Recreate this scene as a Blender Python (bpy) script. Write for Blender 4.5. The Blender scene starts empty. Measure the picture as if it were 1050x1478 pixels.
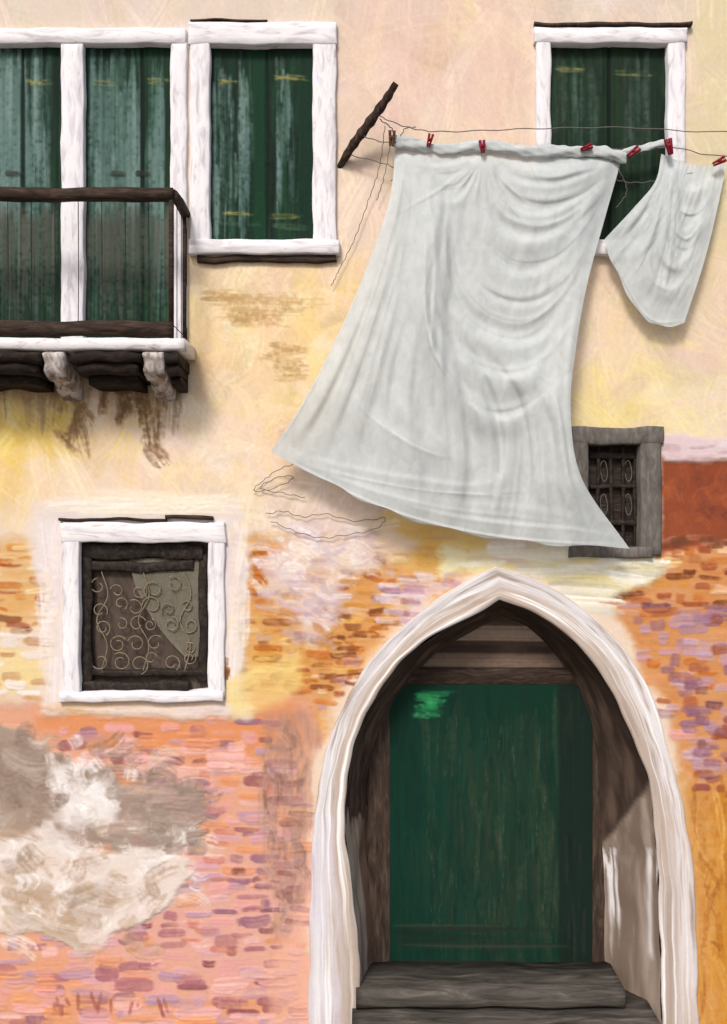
import bpy, math, random
import numpy as np
from mathutils import Vector
random.seed(7); rng=np.random.default_rng(7)
D=7.0; S=0.005; CX=525.; CY=739.; ZC=0.2+739*S; K=0.79
# ---------------------------------------------------------------- helpers
def P(px,py,d=0.0):
    f=(D-d)/D
    return ((px-CX)*S*f, -d, ZC-(py-CY)*S*f)
def lin(c):
    c=np.asarray(c,dtype=float)
    return np.where(c<=0.04045,c/12.92,((np.clip(c,0,None)+0.055)/1.055)**2.4)
def L(r,g,b,k=None):
    v=lin(np.array([r,g,b])/255.)*(K if k is None else k)
    return (float(v[0]),float(v[1]),float(v[2]),1.0)
def up(a,h,w):
    gh,gw=a.shape
    y=np.linspace(0,gh-1.001,h); x=np.linspace(0,gw-1.001,w)
    yi=y.astype(int); xi=x.astype(int); fy=(y-yi)[:,None]; fx=(x-xi)[None,:]
    fy=fy*fy*(3-2*fy); fx=fx*fx*(3-2*fx)
    A=a[np.ix_(yi,xi)];B=a[np.ix_(yi,xi+1)];C=a[np.ix_(yi+1,xi)];E=a[np.ix_(yi+1,xi+1)]
    return (A*(1-fx)+B*fx)*(1-fy)+(C*(1-fx)+E*fx)*fy
def vn(h,w,cy,cx):
    return up(rng.random((int(h/cy)+3,int(w/cx)+3)),h,w)*2-1
def fbm(h,w,cy,cx,o=4):
    r=np.zeros((h,w));a=1.;t=0
    for i in range(o):
        r+=a*vn(h,w,max(cy/2**i,1.2),max(cx/2**i,1.2)); t+=a; a*=.55
    return r/t*1.6
class Canvas:
    def __init__(s,x0,y0,x1,y1,base):
        s.x0=int(x0);s.y0=int(y0);s.w=int(x1)-s.x0+1;s.h=int(y1)-s.y0+1
        s.c=np.ones((s.h,s.w,3))*np.array(base)/255.
        s.H=np.zeros((s.h,s.w))
        s.big=fbm(s.h,s.w,70,70,5); s.big2=fbm(s.h,s.w,40,50,5)
        s.hs=fbm(s.h,s.w,6,40,3); s.vs=fbm(s.h,s.w,60,4,3); s.fine=fbm(s.h,s.w,5,5,2)
    def box(s,xa,ya,xb,yb):
        xa=max(int(xa)-s.x0,0);ya=max(int(ya)-s.y0,0);xb=min(int(xb)-s.x0+1,s.w);yb=min(int(yb)-s.y0+1,s.h)
        if xb-xa<2 or yb-ya<2: return None
        return xa,ya,xb,yb
    def grid(s,b):
        xa,ya,xb,yb=b
        return np.meshgrid(np.arange(xa,xb)+s.x0,np.arange(ya,yb)+s.y0)
    def stroke(s,x0,y0,x1,y1,w,col,a=.85,bend=0,h=0,dry=.5,soft=1.5,rel=False):
        m=w+abs(bend)+3
        b=s.box(min(x0,x1)-m,min(y0,y1)-m,max(x0,x1)+m,max(y0,y1)+m)
        if b is None: return
        X,Y=s.grid(b); dx,dy=x1-x0,y1-y0; ln=math.hypot(dx,dy)+1e-6
        t=((X-x0)*dx+(Y-y0)*dy)/ln/ln
        q=((X-x0)*(-dy)+(Y-y0)*dx)/ln - bend*(1-(2*t-1)**2)
        hw=w/2*np.clip(1.25-np.abs(2*t-1)**3*.75,.3,1.1)
        nb=max(4,int(w/2.2)); br=rng.random(nb+2)
        bi=np.clip((q/w+.5),0,1)*nb; bj=bi.astype(int); bf=bi-bj
        bris=br[bj]*(1-bf)+br[np.minimum(bj+1,nb+1)]*bf
        al=np.clip((hw-np.abs(q))/soft,0,1)*np.clip((1.02-np.abs(2*t-1))*ln/2/5,0,1)
        al=al*np.clip(1-dry*(1-bris)*(0.5+1.3*np.clip(t,0,1))-dry*.35*s.fine[b[1]:b[3],b[0]:b[2]],0,1)*a
        sl=s.c[b[1]:b[3],b[0]:b[2]]
        if rel:
            cx=int(np.clip((x0+x1)/2-s.x0,0,s.w-1)); cy=int(np.clip((y0+y1)/2-s.y0,0,s.h-1))
            col=s.c[cy,cx]*255+np.array(col)
        shade=1+(bris-.5)[...,None]*.10
        sl[:]=sl*(1-al[...,None])+np.clip(np.array(col)/255.*shade,0,1)*al[...,None]
        if h: s.H[b[1]:b[3],b[0]:b[2]]+=h*al*(.6+.8*bris)
    def sd(s,poly,b):
        X,Y=s.grid(b); ins=np.zeros(X.shape,bool); dm=np.full(X.shape,1e9); n=len(poly)
        for i in range(n):
            ax,ay=poly[i]; bx,by=poly[(i+1)%n]
            ex,ey=bx-ax,by-ay; t=np.clip(((X-ax)*ex+(Y-ay)*ey)/(ex*ex+ey*ey+1e-9),0,1)
            dm=np.minimum(dm,np.hypot(X-ax-t*ex,Y-ay-t*ey))
            c=((ay>Y)!=(by>Y)); 
            xi=(bx-ax)*(Y-ay)/(by-ay if by!=ay else 1e-9)+ax
            ins^=(c&(X<xi))
        return np.where(ins,dm,-dm)
    def region(s,poly,col,soft=12,warp=18,a=1.,dry=0.,h=None,tex='big'):
        xs=[p[0] for p in poly]; ys=[p[1] for p in poly]; m=soft+warp*1.6
        b=s.box(min(xs)-m,min(ys)-m,max(xs)+m,max(ys)+m)
        if b is None: return
        sl=(slice(b[1],b[3]),slice(b[0],b[2]))
        q=s.sd(poly,b)+warp*(s.big[sl]*.6+s.big2[sl]*.8)+warp*.15*s.hs[sl]
        al=np.clip(q/soft*.5+.5,0,1); al=al*al*(3-2*al)*a
        if dry: al=al*np.clip(1-dry*(.5+.9*(s.big2[sl]*.6+s.hs[sl]*.5 if tex!='v' else s.vs[sl])),0,1)
        s.c[sl]=s.c[sl]*(1-al[...,None])+np.array(col)/255.*al[...,None]
        if h is not None: s.H[sl]=s.H[sl]*(1-al)+h*al
    def inside(s,poly,x,y):
        r=False;n=len(poly)
        for i in range(n):
            ax,ay=poly[i];bx,by=poly[(i+1)%n]
            if (ay>y)!=(by>y) and x<(bx-ax)*(y-ay)/(by-ay)+ax: r=not r
        return r
    def bricks(s,poly,pal,prob=.8,rh=13,bl=30,w=9,a=1.,h=.004,jit=4,dry=.35,soft=2.0):
        xs=[p[0] for p in poly]; ys=[p[1] for p in poly]; y=min(ys);row=0
        while y<max(ys):
            x=min(xs)-(row%2)*bl*.5-random.random()*8
            while x<max(xs):
                l=bl*random.uniform(.5,1.5)
                yy=y+random.uniform(-jit,jit)
                if random.random()<prob and s.inside(poly,x+l/2,yy):
                    s.stroke(x,yy+random.uniform(-2,2),x+l*.9,yy+random.uniform(-3.5,3.5),w*random.uniform(.6,1.4),random.choice(pal),a*random.uniform(.7,1),bend=random.uniform(-3,4),h=h*random.uniform(.3,1),dry=dry*random.uniform(.5,1.8),soft=soft)
                x+=l*random.uniform(.75,1.1)+random.uniform(0,8)
            y+=rh*random.uniform(.8,1.1);row+=1
    def broad(s,n,box,w=(18,45),ln=(50,160),ang=90,sp=25,var=9,a=.55,cols=None,h=.0006,soft=4,dry=.8):
        for i in range(n):
            x=random.uniform(box[0],box[2]);y=random.uniform(box[1],box[3])
            l=random.uniform(*ln);an=math.radians(ang+random.gauss(0,sp))
            dx,dy=math.cos(an)*l/2,math.sin(an)*l/2
            if cols: c=random.choice(cols); rel=False
            else:
                v=random.gauss(0,var); c=(v+random.gauss(0,3),v+random.gauss(0,3),v+random.gauss(0,6)); rel=True
            s.stroke(x-dx,y-dy,x+dx,y+dy,random.uniform(*w),c,a*random.uniform(.5,1),bend=random.uniform(-12,12),dry=dry,soft=soft,rel=rel,h=h)
    def sample(s,px,py):
        xi=np.round(px-s.x0).astype(int); yi=np.round(py-s.y0).astype(int)
        def refl(i,n):
            i=np.mod(i,2*n); return np.where(i>=n,2*n-1-i,i)
        xi=refl(xi,s.w); yi=refl(yi,s.h)
        return s.c[yi,xi],s.H[yi,xi]
# ---------------------------------------------------------------- materials
def newmat(name):
    m=bpy.data.materials.new(name); m.use_nodes=True
    nt=m.node_tree; bs=nt.nodes['Principled BSDF']; bs.inputs['Roughness'].default_value=.8
    bs.inputs['Specular IOR Level'].default_value=.1
    return m,nt,bs
def add_bump(nt,bs,stretch,strength,dist=.004,scale=1.0):
    tc=nt.nodes.new('ShaderNodeTexCoord'); mp=nt.nodes.new('ShaderNodeMapping'); mp.inputs['Scale'].default_value=stretch
    n=nt.nodes.new('ShaderNodeTexNoise'); n.inputs['Scale'].default_value=scale; n.inputs['Detail'].default_value=5; n.inputs['Roughness'].default_value=.6; n.inputs['Distortion'].default_value=.8
    b=nt.nodes.new('ShaderNodeBump'); b.inputs['Strength'].default_value=strength; b.inputs['Distance'].default_value=dist
    nt.links.new(tc.outputs['Object'],mp.inputs[0]); nt.links.new(mp.outputs[0],n.inputs['Vector'])
    nt.links.new(n.outputs['Fac'],b.inputs['Height']); nt.links.new(b.outputs[0],bs.inputs['Normal'])
    return n
def mat_attr(name,stretch=(14,14,30),strength=.5,dist=.004,rough=.85,var=.10):
    m,nt,bs=newmat(name); bs.inputs['Roughness'].default_value=rough
    at=nt.nodes.new('ShaderNodeAttribute'); at.attribute_name='Col'
    n=add_bump(nt,bs,stretch,strength,dist)
    mr=nt.nodes.new('ShaderNodeMapRange'); mr.inputs[1].default_value=.3;mr.inputs[2].default_value=.7;mr.inputs[3].default_value=1-var;mr.inputs[4].default_value=1+var*.6
    nt.links.new(n.outputs['Fac'],mr.inputs[0])
    mx=nt.nodes.new('ShaderNodeVectorMath'); mx.operation='SCALE'
    nt.links.new(at.outputs['Color'],mx.inputs[0]); nt.links.new(mr.outputs[0],mx.inputs['Scale'])
    nt.links.new(mx.outputs[0],bs.inputs['Base Color'])
    return m
def mat_paint(name,cols,stretch=(20,20,20),strength=.4,dist=.004,rough=.7,pos=None):
    m,nt,bs=newmat(name); bs.inputs['Roughness'].default_value=rough
    n=add_bump(nt,bs,stretch,strength,dist)
    cr=nt.nodes.new('ShaderNodeValToRGB'); el=cr.color_ramp.elements
    k=len(cols); pos=pos or [.3+.4*i/(k-1) for i in range(k)]
    while len(el)<k: el.new(.5)
    for i in range(k): el[i].position=pos[i]; el[i].color=L(*cols[i])
    nt.links.new(n.outputs['Fac'],cr.inputs[0]); nt.links.new(cr.outputs[0],bs.inputs['Base Color'])
    return m
M={}
M['wall']=mat_attr('painted_plaster_brick',(34,34,34),.28,.004,var=.05)
M['panel']=mat_attr('painted_wood',(70,60,9),.25,.003,.7,var=.06)
M['stone_attr']=mat_attr('istrian_stone',(24,24,24),.25,.004,.8,var=.04)
wp=[.28,.38,.5,.62,.74]
M['whiteV']=mat_paint('white_stone_vertical',[(196,188,194),(220,215,222),(240,238,243),(246,245,248),(214,202,196)],(22,22,5),.14,pos=wp)
M['whiteH']=mat_paint('white_stone_horizontal',[(194,186,188),(220,215,220),(240,238,242),(246,244,247),(212,200,194)],(5,16,24),.14,pos=wp)
M['ledge']=mat_paint('stained_ledge_stone',[(128,112,98),(196,186,180),(232,228,230),(244,243,245),(206,194,184)],(7,14,24),.2,pos=[.27,.36,.45,.62,.74])
M['corbel']=mat_paint('stained_corbel_stone',[(70,56,47),(128,114,104),(176,166,160),(214,208,208),(120,104,92)],(18,14,9),.25,pos=[.28,.38,.5,.62,.74])
M['greyV']=mat_paint('grey_stone',[(88,84,80),(108,103,98),(132,126,120)],(24,24,8),.2)
M['brown']=mat_paint('dark_brown_wood',[(40,31,27),(58,46,40),(88,72,60)],(8,30,40),.3,pos=[.3,.5,.75])
M['brownV']=mat_paint('dark_brown_wood_upright',[(46,37,32),(66,54,47),(92,77,66)],(28,24,5),.25)
M['black']=mat_paint('blackened_timber',[(26,21,19),(42,34,30),(76,64,56)],(12,26,30),.4,pos=[.3,.55,.8])
M['iron']=mat_paint('wrought_iron',[(30,26,24),(46,40,36),(72,62,54)],(25,25,25),.3,rough=.6)
M['ironlt']=mat_paint('weathered_iron',[(108,98,82),(134,122,102),(156,144,122)],(30,30,30),.3)
M['dark']=mat_paint('dark_interior',[(34,28,26),(54,46,42),(84,72,64)],(8,8,60),.3)
M['wood']=mat_paint('charred_pole_wood',[(38,30,26),(62,50,43),(100,84,72)],(30,30,8),.5)
M['step']=mat_paint('step_stone',[(52,48,44),(72,68,63),(92,87,81),(126,120,112)],(2.5,14,20),.3,pos=[.3,.45,.6,.75])
M['cord']=mat_paint('grey_cord',[(100,92,90),(130,122,118)],(90,90,90),.2)
M['peg']=mat_paint('red_peg_plastic',[(110,22,34),(150,36,48)],(60,60,60),.2,rough=.5)
M['pegb']=mat_paint('brown_peg_wood',[(80,52,40),(120,84,60)],(60,60,60),.2)
M['pave']=mat_paint('pavement_stone',[(110,104,98),(140,134,126),(165,158,148)],(2,2,2),.5,.01)
M['tile']=mat_paint('roof_tile',[(140,70,48),(175,95,65)],(4,4,4),.5)
M['plain']=mat_paint('side_plaster',[(210,186,160),(228,206,182)],(2,2,2),.4)
def clothmat(name,cols,tpv=.11,trv=.15):
    m,nt,bs=newmat(name); bs.inputs['Roughness'].default_value=.9
    n=add_bump(nt,bs,(14,12,9),.16,.004)
    cr=nt.nodes.new('ShaderNodeValToRGB'); el=cr.color_ramp.elements
    el[0].position=.3; el[0].color=L(*cols[0]); el[1].position=.7; el[1].color=L(*cols[1])
    nt.links.new(n.outputs['Fac'],cr.inputs[0]); nt.links.new(cr.outputs[0],bs.inputs['Base Color'])
    tr=nt.nodes.new('ShaderNodeBsdfTranslucent'); nt.links.new(cr.outputs[0],tr.inputs['Color'])
    tp=nt.nodes.new('ShaderNodeBsdfTransparent')
    mx=nt.nodes.new('ShaderNodeMixShader'); mx.inputs[0].default_value=trv
    m2=nt.nodes.new('ShaderNodeMixShader'); m2.inputs[0].default_value=tpv
    out=nt.nodes['Material Output']
    nt.links.new(bs.outputs[0],mx.inputs[1]); nt.links.new(tr.outputs[0],mx.inputs[2])
    nt.links.new(mx.outputs[0],m2.inputs[1]); nt.links.new(tp.outputs[0],m2.inputs[2]); nt.links.new(m2.outputs[0],out.inputs[0])
    return m
M['cloth']=clothmat('white_cotton',[(205,213,214),(224,230,231)])
M['gauze']=clothmat('curtain_gauze',[(134,128,112),(158,152,136)],.38)
# ---------------------------------------------------------------- mesh utils
COL=bpy.context.scene.collection
def link(o,parent=None):
    COL.objects.link(o)
    if parent is not None: o.parent=parent
    return o
def empty(name,loc=(0,0,0),parent=None):
    o=bpy.data.objects.new(name,None); o.empty_display_size=.2; link(o,parent); return o
def mesh_obj(name,verts,faces,mat,parent=None,cols=None,smooth=True):
    me=bpy.data.meshes.new(name)
    verts=np.asarray(verts,dtype=np.float32); 
    faces=np.asarray(faces,dtype=np.int32); nf=len(faces); k=faces.shape[1]
    me.vertices.add(len(verts)); me.vertices.foreach_set('co',verts.ravel())
    me.loops.add(nf*k); me.loops.foreach_set('vertex_index',faces.ravel())
    me.polygons.add(nf); me.polygons.foreach_set('loop_start',np.arange(nf,dtype=np.int32)*k)
    me.update(calc_edges=True)
    if smooth: me.polygons.foreach_set('use_smooth',np.ones(nf,bool))
    if cols is not None:
        a=me.color_attributes.new('Col','FLOAT_COLOR','POINT')
        c=np.ones((len(verts),4),dtype=np.float32); c[:,:3]=cols; a.data.foreach_set('color',c.ravel())
    me.materials.append(mat); me.update()
    return link(bpy.data.objects.new(name,me),parent)
def gridfaces(ny,nx):
    i=np.arange(ny*nx).reshape(ny,nx)
    return np.stack([i[:-1,:-1],i[1:,:-1],i[1:,1:],i[:-1,1:]],-1).reshape(-1,4)
def wob(x,y,s=0):
    return math.sin(x*.043+s)*.5+math.sin(x*.11+y*.07+s*2.3)*.3+math.sin(y*.051+s*1.7)*.5+math.sin(y*.13-x*.05+s)*.25
class Build:
    """accumulates irregular boxes into one mesh"""
    def __init__(s): s.v=[];s.f=[]
    def quadbox(s,pts,d0,d1,jit=1.2,step=12,bev=2.0):
        (ax,ay),(bx,by),(cx,cy),(dx,dy)=pts
        w=max(math.hypot(bx-ax,by-ay),math.hypot(cx-dx,cy-dy)); h=max(math.hypot(dx-ax,dy-ay),math.hypot(cx-bx,cy-by))
        nx=max(2,int(w/step)+1); ny=max(2,int(h/step)+1); seed=random.random()*20
        def us(n,l):
            e=min(bev/l,.3); return [0,e]+[e+(1-2*e)*i/(n-1) for i in range(1,n-1)]+[1-e,1]
        U=us(nx+1,w);V=us(ny+1,h); base=len(s.v)
        for j,v in enumerate(V):
            for i,u in enumerate(U):
                x=(ax*(1-u)+bx*u)*(1-v)+(dx*(1-u)+cx*u)*v; y=(ay*(1-u)+by*u)*(1-v)+(dy*(1-u)+cy*u)*v
                edge=(i in(0,len(U)-1)) or (j in(0,len(V)-1))
                s.v.append(P(x+jit*wob(x,y,seed),y+jit*wob(y,x,seed+3),d1-(bev*.8*S if edge else 0)+.0012*wob(x*3,y*3,seed)))
        W=len(U);Hh=len(V)
        for j in range(Hh-1):
            for i in range(W-1):
                a=base+j*W+i; s.f.append((a,a+W,a+W+1,a+1))
        ring=[base+i for i in range(W)]+[base+j*W+W-1 for j in range(1,Hh)]+[base+(Hh-1)*W+i for i in range(W-2,-1,-1)]+[base+j*W for j in range(Hh-2,0,-1)]
        b2=len(s.v)
        for r in ring:
            v=s.v[r]; s.v.append((v[0],-d0,v[2]))
        n=len(ring)
        for k in range(n):
            s.f.append((ring[k],ring[(k+1)%n],b2+(k+1)%n,b2+k))
    def box(s,x0,y0,x1,y1,d0,d1,**k): s.quadbox([(x0,y0),(x1,y0),(x1,y1),(x0,y1)],d0,d1,**k)
    def wbox(s,x0,x1,y0,y1,z0,z1):
        b=len(s.v)
        for z in(z0,z1):
            for (x,y) in((x0,y0),(x1,y0),(x1,y1),(x0,y1)): s.v.append((x,y,z))
        for q in((0,1,2,3),(4,7,6,5),(0,4,5,1),(1,5,6,2),(2,6,7,3),(3,7,4,0)): s.f.append(tuple(b+i for i in q))
    def make(s,name,mat,parent=None,smooth=False):
        return mesh_obj(name,s.v,s.f,mat,parent,smooth=smooth)
def catmull(pts,n=8):
    pts=[np.array(p,float) for p in pts]; q=[2*pts[0]-pts[1]]+pts+[2*pts[-1]-pts[-2]]; out=[]
    for i in range(1,len(q)-2):
        a,b,c,d=q[i-1],q[i],q[i+1],q[i+2]
        for j in range(n):
            t=j/n; out.append(.5*((2*b)+(-a+c)*t+(2*a-5*b+4*c-d)*t*t+(-a+3*b-3*c+d)*t**3))
    out.append(pts[-1]); return np.array(out)
def tube(name,lines,r,mat,parent=None,res=3,radii=None):
    cu=bpy.data.curves.new(name,'CURVE'); cu.dimensions='3D'; cu.bevel_depth=r; cu.bevel_resolution=res; cu.use_fill_caps=True
    for li,pts in enumerate(lines):
        sp=cu.splines.new('POLY'); sp.points.add(len(pts)-1)
        for i,p in enumerate(pts):
            sp.points[i].co=(p[0],p[1],p[2],1)
            if radii: sp.points[i].radius=radii[i]
    cu.materials.append(mat)
    o=bpy.data.objects.new(name,cu); COL.objects.link(o)
    dg=bpy.context.evaluated_depsgraph_get(); me=bpy.data.meshes.new_from_object(o.evaluated_get(dg)); bpy.data.objects.remove(o)
    me.name=name
    return link(bpy.data.objects.new(name,me),parent)
def panel(name,cv,x0,y0,x1,y1,d,mat,parent,step=1.5,relief=1.):
    nx=int((x1-x0)/step)+1; ny=int((y1-y0)/step)+1
    X,Y=np.meshgrid(np.linspace(x0,x1,nx),np.linspace(y0,y1,ny))
    c,h=cv.sample(X,Y); f=(D-d)/D
    V=np.stack([(X-CX)*S*f,-d-h*relief,ZC-(Y-CY)*S*f],-1).reshape(-1,3)
    return mesh_obj(name,V,gridfaces(ny,nx),mat,parent,cols=lin(c.reshape(-1,3))*K)
# ================================================================ HOUSE
house=empty('venetian_house')
W=Canvas(-120,-120,1170,1520,(230,210,190))
R=W.region; U_=random.uniform; CH=random.choice
R([(-120,-120),(1170,-120),(1170,60),(-120,60)],(224,208,194),40,30)
R([(500,-40),(780,-40),(780,190),(500,190)],(226,200,186),40,30,.8)
R([(560,60),(760,60),(740,200),(600,200)],(231,201,186),30,30,.6)
R([(620,-20),(690,-20),(690,60),(640,50)],(238,220,170),18,16,.7)
R([(1000,-100),(1170,-100),(1170,400),(1000,400)],(222,208,172),20,20)
R([(270,380),(560,370),(520,700),(240,720)],(236,210,174),40,30)
R([(200,560),(390,570),(370,740),(180,740)],(242,218,194),30,30,.8)
R([(800,360),(1170,360),(1170,660),(800,640)],(228,206,178),30,30)
R([(900,440),(1170,400),(1170,520),(930,540)],(224,198,184),25,25,.7)
R([(830,520),(960,530),(975,625),(830,615)],(236,216,138),18,22,.85,dry=.4)
R([(930,560),(1170,560),(1170,640),(940,640)],(234,220,188),16,16,.7)
R([(-120,520),(120,530),(130,640),(60,730),(-120,740)],(238,206,120),20,26,.9,dry=.35)
R([(-120,585),(80,590),(190,640),(190,690),(-120,670)],(238,200,104),16,22,.7,dry=.6)
R([(40,650),(420,640),(420,780),(20,800)],(238,216,192),30,26,.9)
R([(380,640),(640,690),(660,780),(380,790)],(230,208,192),25,24,.9)
R([(420,380),(520,400),(470,560),(400,640),(430,520)],(234,204,132),20,20,.7,dry=.5)
R([(270,450),(420,440),(400,560),(280,560)],(236,206,150),20,24,.5,dry=.5)
W.broad(1000,(-120,-120,1170,760),ang=85,sp=32,var=9,a=.7,soft=3,h=.0007)
W.broad(320,(250,380,560,760),ang=70,sp=60,var=12,w=(10,26),ln=(30,90),a=.7,soft=2.5)
W.broad(90,(240,380,560,700),ang=80,sp=50,w=(14,34),ln=(30,90),a=.5,soft=4,cols=[(246,226,206),(238,206,160),(242,216,150),(236,202,182)])
W.broad(90,(840,370,1160,640),ang=75,sp=50,w=(14,34),ln=(40,110),a=.45,soft=4,cols=[(240,220,192),(234,204,184),(242,224,160),(218,192,170)])
W.broad(60,(490,-60,780,200),ang=85,sp=30,w=(20,40),ln=(60,150),a=.4,soft=5,cols=[(236,206,190),(224,192,178),(234,212,186)])
W.broad(60,(-100,560,260,760),ang=70,sp=50,w=(14,34),ln=(30,90),a=.5,soft=4,cols=[(244,214,124),(242,224,180),(234,198,160),(246,230,196)])
W.broad(120,(490,-60,1160,230),ang=88,sp=10,w=(3,8),ln=(30,120),var=9,a=.5,soft=1.5,dry=1.1)
for (x,y,l) in [(300,432,160),(330,462,130),(320,448,110),(380,520,70),(395,505,60),(390,440,90),(405,540,50),(300,425,60)]:
    for k in range(9):
        W.stroke(x+U_(-14,14),y+U_(-10,10),x+l*U_(.5,1),y+U_(-10,10),U_(4,13),CH([(194,158,106),(206,174,122),(176,144,96)]),.5,dry=1.15)
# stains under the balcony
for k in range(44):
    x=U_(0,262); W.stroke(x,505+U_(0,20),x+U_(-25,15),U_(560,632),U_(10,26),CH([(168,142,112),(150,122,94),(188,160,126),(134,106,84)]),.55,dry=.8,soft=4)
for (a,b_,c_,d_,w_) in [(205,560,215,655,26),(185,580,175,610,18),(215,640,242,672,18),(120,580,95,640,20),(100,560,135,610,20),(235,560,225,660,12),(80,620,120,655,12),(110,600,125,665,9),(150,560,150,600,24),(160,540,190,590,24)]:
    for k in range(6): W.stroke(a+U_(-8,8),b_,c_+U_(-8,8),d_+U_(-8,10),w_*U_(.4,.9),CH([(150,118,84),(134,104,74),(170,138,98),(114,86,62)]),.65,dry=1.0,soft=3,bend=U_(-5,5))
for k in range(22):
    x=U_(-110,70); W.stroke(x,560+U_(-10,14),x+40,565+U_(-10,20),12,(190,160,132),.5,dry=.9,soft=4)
# -------- brick zones
mauve=(150,106,124);lil=(188,150,168);pinkc=(226,164,162);org=(198,112,50);dbr=(112,60,36);och=(208,144,68);redb=(154,76,48);wh=(238,228,230);plum=(120,76,92)
Bm=-.011
zL=[(-120,785),(110,790),(100,905),(-120,925)]
R(zL,(220,170,104),10,16,.9,h=Bm,dry=.4)
W.bricks(zL,[org,dbr,redb,och,(240,220,176),(180,110,60),(236,206,160)],.88,12,34,9)
zL2=[(-120,915),(100,905),(90,1010),(-120,1020)]
R(zL2,(230,212,186),14,20,.9,h=-.004,dry=.3)
R([(-20,930),(60,940),(70,985),(0,1000)],(242,214,128),12,16,.75,dry=.4)
W.bricks(zL2,[(224,186,132),(214,164,102),wh,(244,236,226),(192,144,104),wh],.65,13,42,12)
zM=[(350,775),(620,765),(700,800),(620,860),(545,920),(495,995),(460,1050),(360,1040),(340,900)]
R(zM,(212,150,84),14,20,1,h=Bm,dry=.25)
W.bricks(zM,[org,dbr,redb,och,org,(230,174,98),lil,(128,70,42),(236,200,150)],.92,12,36,10)
for k in range(60):
    x=U_(360,560);y=U_(880,1000)
    if x<620-(y-860)*.9: W.stroke(x,y,x+U_(18,46),y+U_(-4,4),U_(5,10),CH([(176,98,40),(150,80,36),(206,136,60),(116,66,38),(228,180,100)]),.8,dry=.7,bend=U_(-4,4))
R([(560,740),(700,760),(720,800),(610,830),(560,800)],(232,196,108),14,16,.85,dry=.45)
R([(350,900),(430,920),(430,985),(360,990)],(236,196,110),14,12,.5,dry=.6)
zR=[(868,850),(900,800),(960,770),(1170,770),(1170,1180),(1010,1180),(960,1020),(900,920)]
R(zR,(206,140,84),10,10,1,h=Bm,dry=.2)
W.bricks([(868,850),(900,800),(950,770),(1170,770),(1170,880),(900,900)],[org,redb,och,(224,160,100),(180,104,62),dbr,(230,192,156),(210,150,118)],.92,13,36,11)
W.bricks([(900,870),(1170,870),(1170,1180),(1010,1180),(960,1020)],[org,mauve,lil,lil,mauve,(218,154,106),lil,(174,100,68),plum,(204,172,192),(172,134,156),pinkc],.98,15,36,13.5,jit=5)
for k in range(80):
    x=U_(905,1150);y=U_(880,1160)
    if x>905+(y-880)*.35: W.stroke(x,y,x+U_(24,42),y+U_(-3,4),U_(9,16),CH([(154,116,138),(178,142,164),(138,94,114),(196,166,186),(150,80,60)]),.85,bend=U_(-2,4),dry=.45,soft=2.2,h=.003)
zR2=[(985,1130),(1170,1100),(1170,1520),(1000,1520)]
R(zR2,(206,146,74),20,14,1,h=-.006,dry=.2)
R([(1030,1140),(1170,1140),(1170,1520),(1040,1520)],(200,136,44),14,12,.85,dry=.3)
W.bricks([(985,1060),(1060,1050),(1170,1060),(1170,1160),(1010,1160)],[mauve,redb,(140,76,76),plum,lil],.85,14,28,12)
W.broad(180,(1000,1160,1160,1510),ang=88,sp=15,w=(5,14),ln=(30,110),a=.65,soft=2,dry=1.0,cols=[(172,108,38),(220,162,74),(188,122,52),(226,178,108),(150,90,38)])
R([(955,662),(1170,664),(1170,775),(1040,782),(955,800)],(146,76,50),6,6,1,h=-.014)
W.broad(80,(965,675,1160,765),ang=80,sp=40,cols=[(132,64,44),(162,86,56),(178,98,58),(112,58,48)],w=(8,22),ln=(20,60),a=.65,soft=2)
for k in range(22): x=U_(950,1100); W.stroke(x,776+U_(-4,14),x+30,778+U_(-4,14),9,CH([(110,66,48),(180,130,110),(150,90,60)]),.7,dry=.5)
R([(960,632),(1170,630),(1170,664),(960,664)],(222,202,206),6,7,1,h=.004)
W.bricks([(962,634),(1170,634),(1170,664),(962,664)],[wh,(214,186,190),(196,170,172)],.8,10,40,9)
R([(640,785),(930,795),(950,830),(880,870),(800,845),(720,800),(640,830)],(240,230,188),10,12,1,h=.003)
for k in range(34):
    x=U_(650,900); y=U_(785,835)
    W.stroke(x,y,x+U_(50,110),y+U_(-6,14),U_(10,22),CH([(246,242,226),(244,234,176),(238,222,160),(248,246,240),(206,202,180)]),.85,dry=.5,h=.002,soft=2.5)
for k in range(6): W.stroke(790,842+k*7,900+U_(-10,10),850+k*7,12,CH([(202,198,180),(220,216,200),(246,240,224)]),.9,dry=.4,h=.0015)
# white/lilac daubs
R([(385,795),(430,765),(480,755),(560,765),(600,785),(530,815),(500,850),(480,905),(450,915),(425,880),(372,850)],(228,212,212),12,18,.85,h=.002,dry=.35)
for k in range(90):
    x=random.gauss(455,50); y=random.gauss(795,26)
    W.stroke(x,y,x+U_(-20,44),y+U_(-18,26),U_(10,28),CH([(244,238,238),(226,208,216),(236,220,210),(206,188,196),(240,224,200)]),.65,bend=U_(-9,9),dry=.75,soft=3,h=.0014)
for k in range(50):
    x=random.gauss(440,28); y=random.gauss(880,22)
    W.stroke(x,y,x+U_(10,46),y+U_(-2,22),U_(6,13),CH([(238,226,228),(202,176,188),(226,204,198),(190,164,172),(200,140,90)]),.75,dry=.6,h=.0012,soft=2)
for k in range(40):
    x=U_(530,640); y=U_(825,905)
    if x<645-(y-830)*.8: W.stroke(x,y,x+34,y+3,10,CH([lil,(220,198,208),mauve,(230,214,214)]),.8,dry=.5,h=.001)
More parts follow.
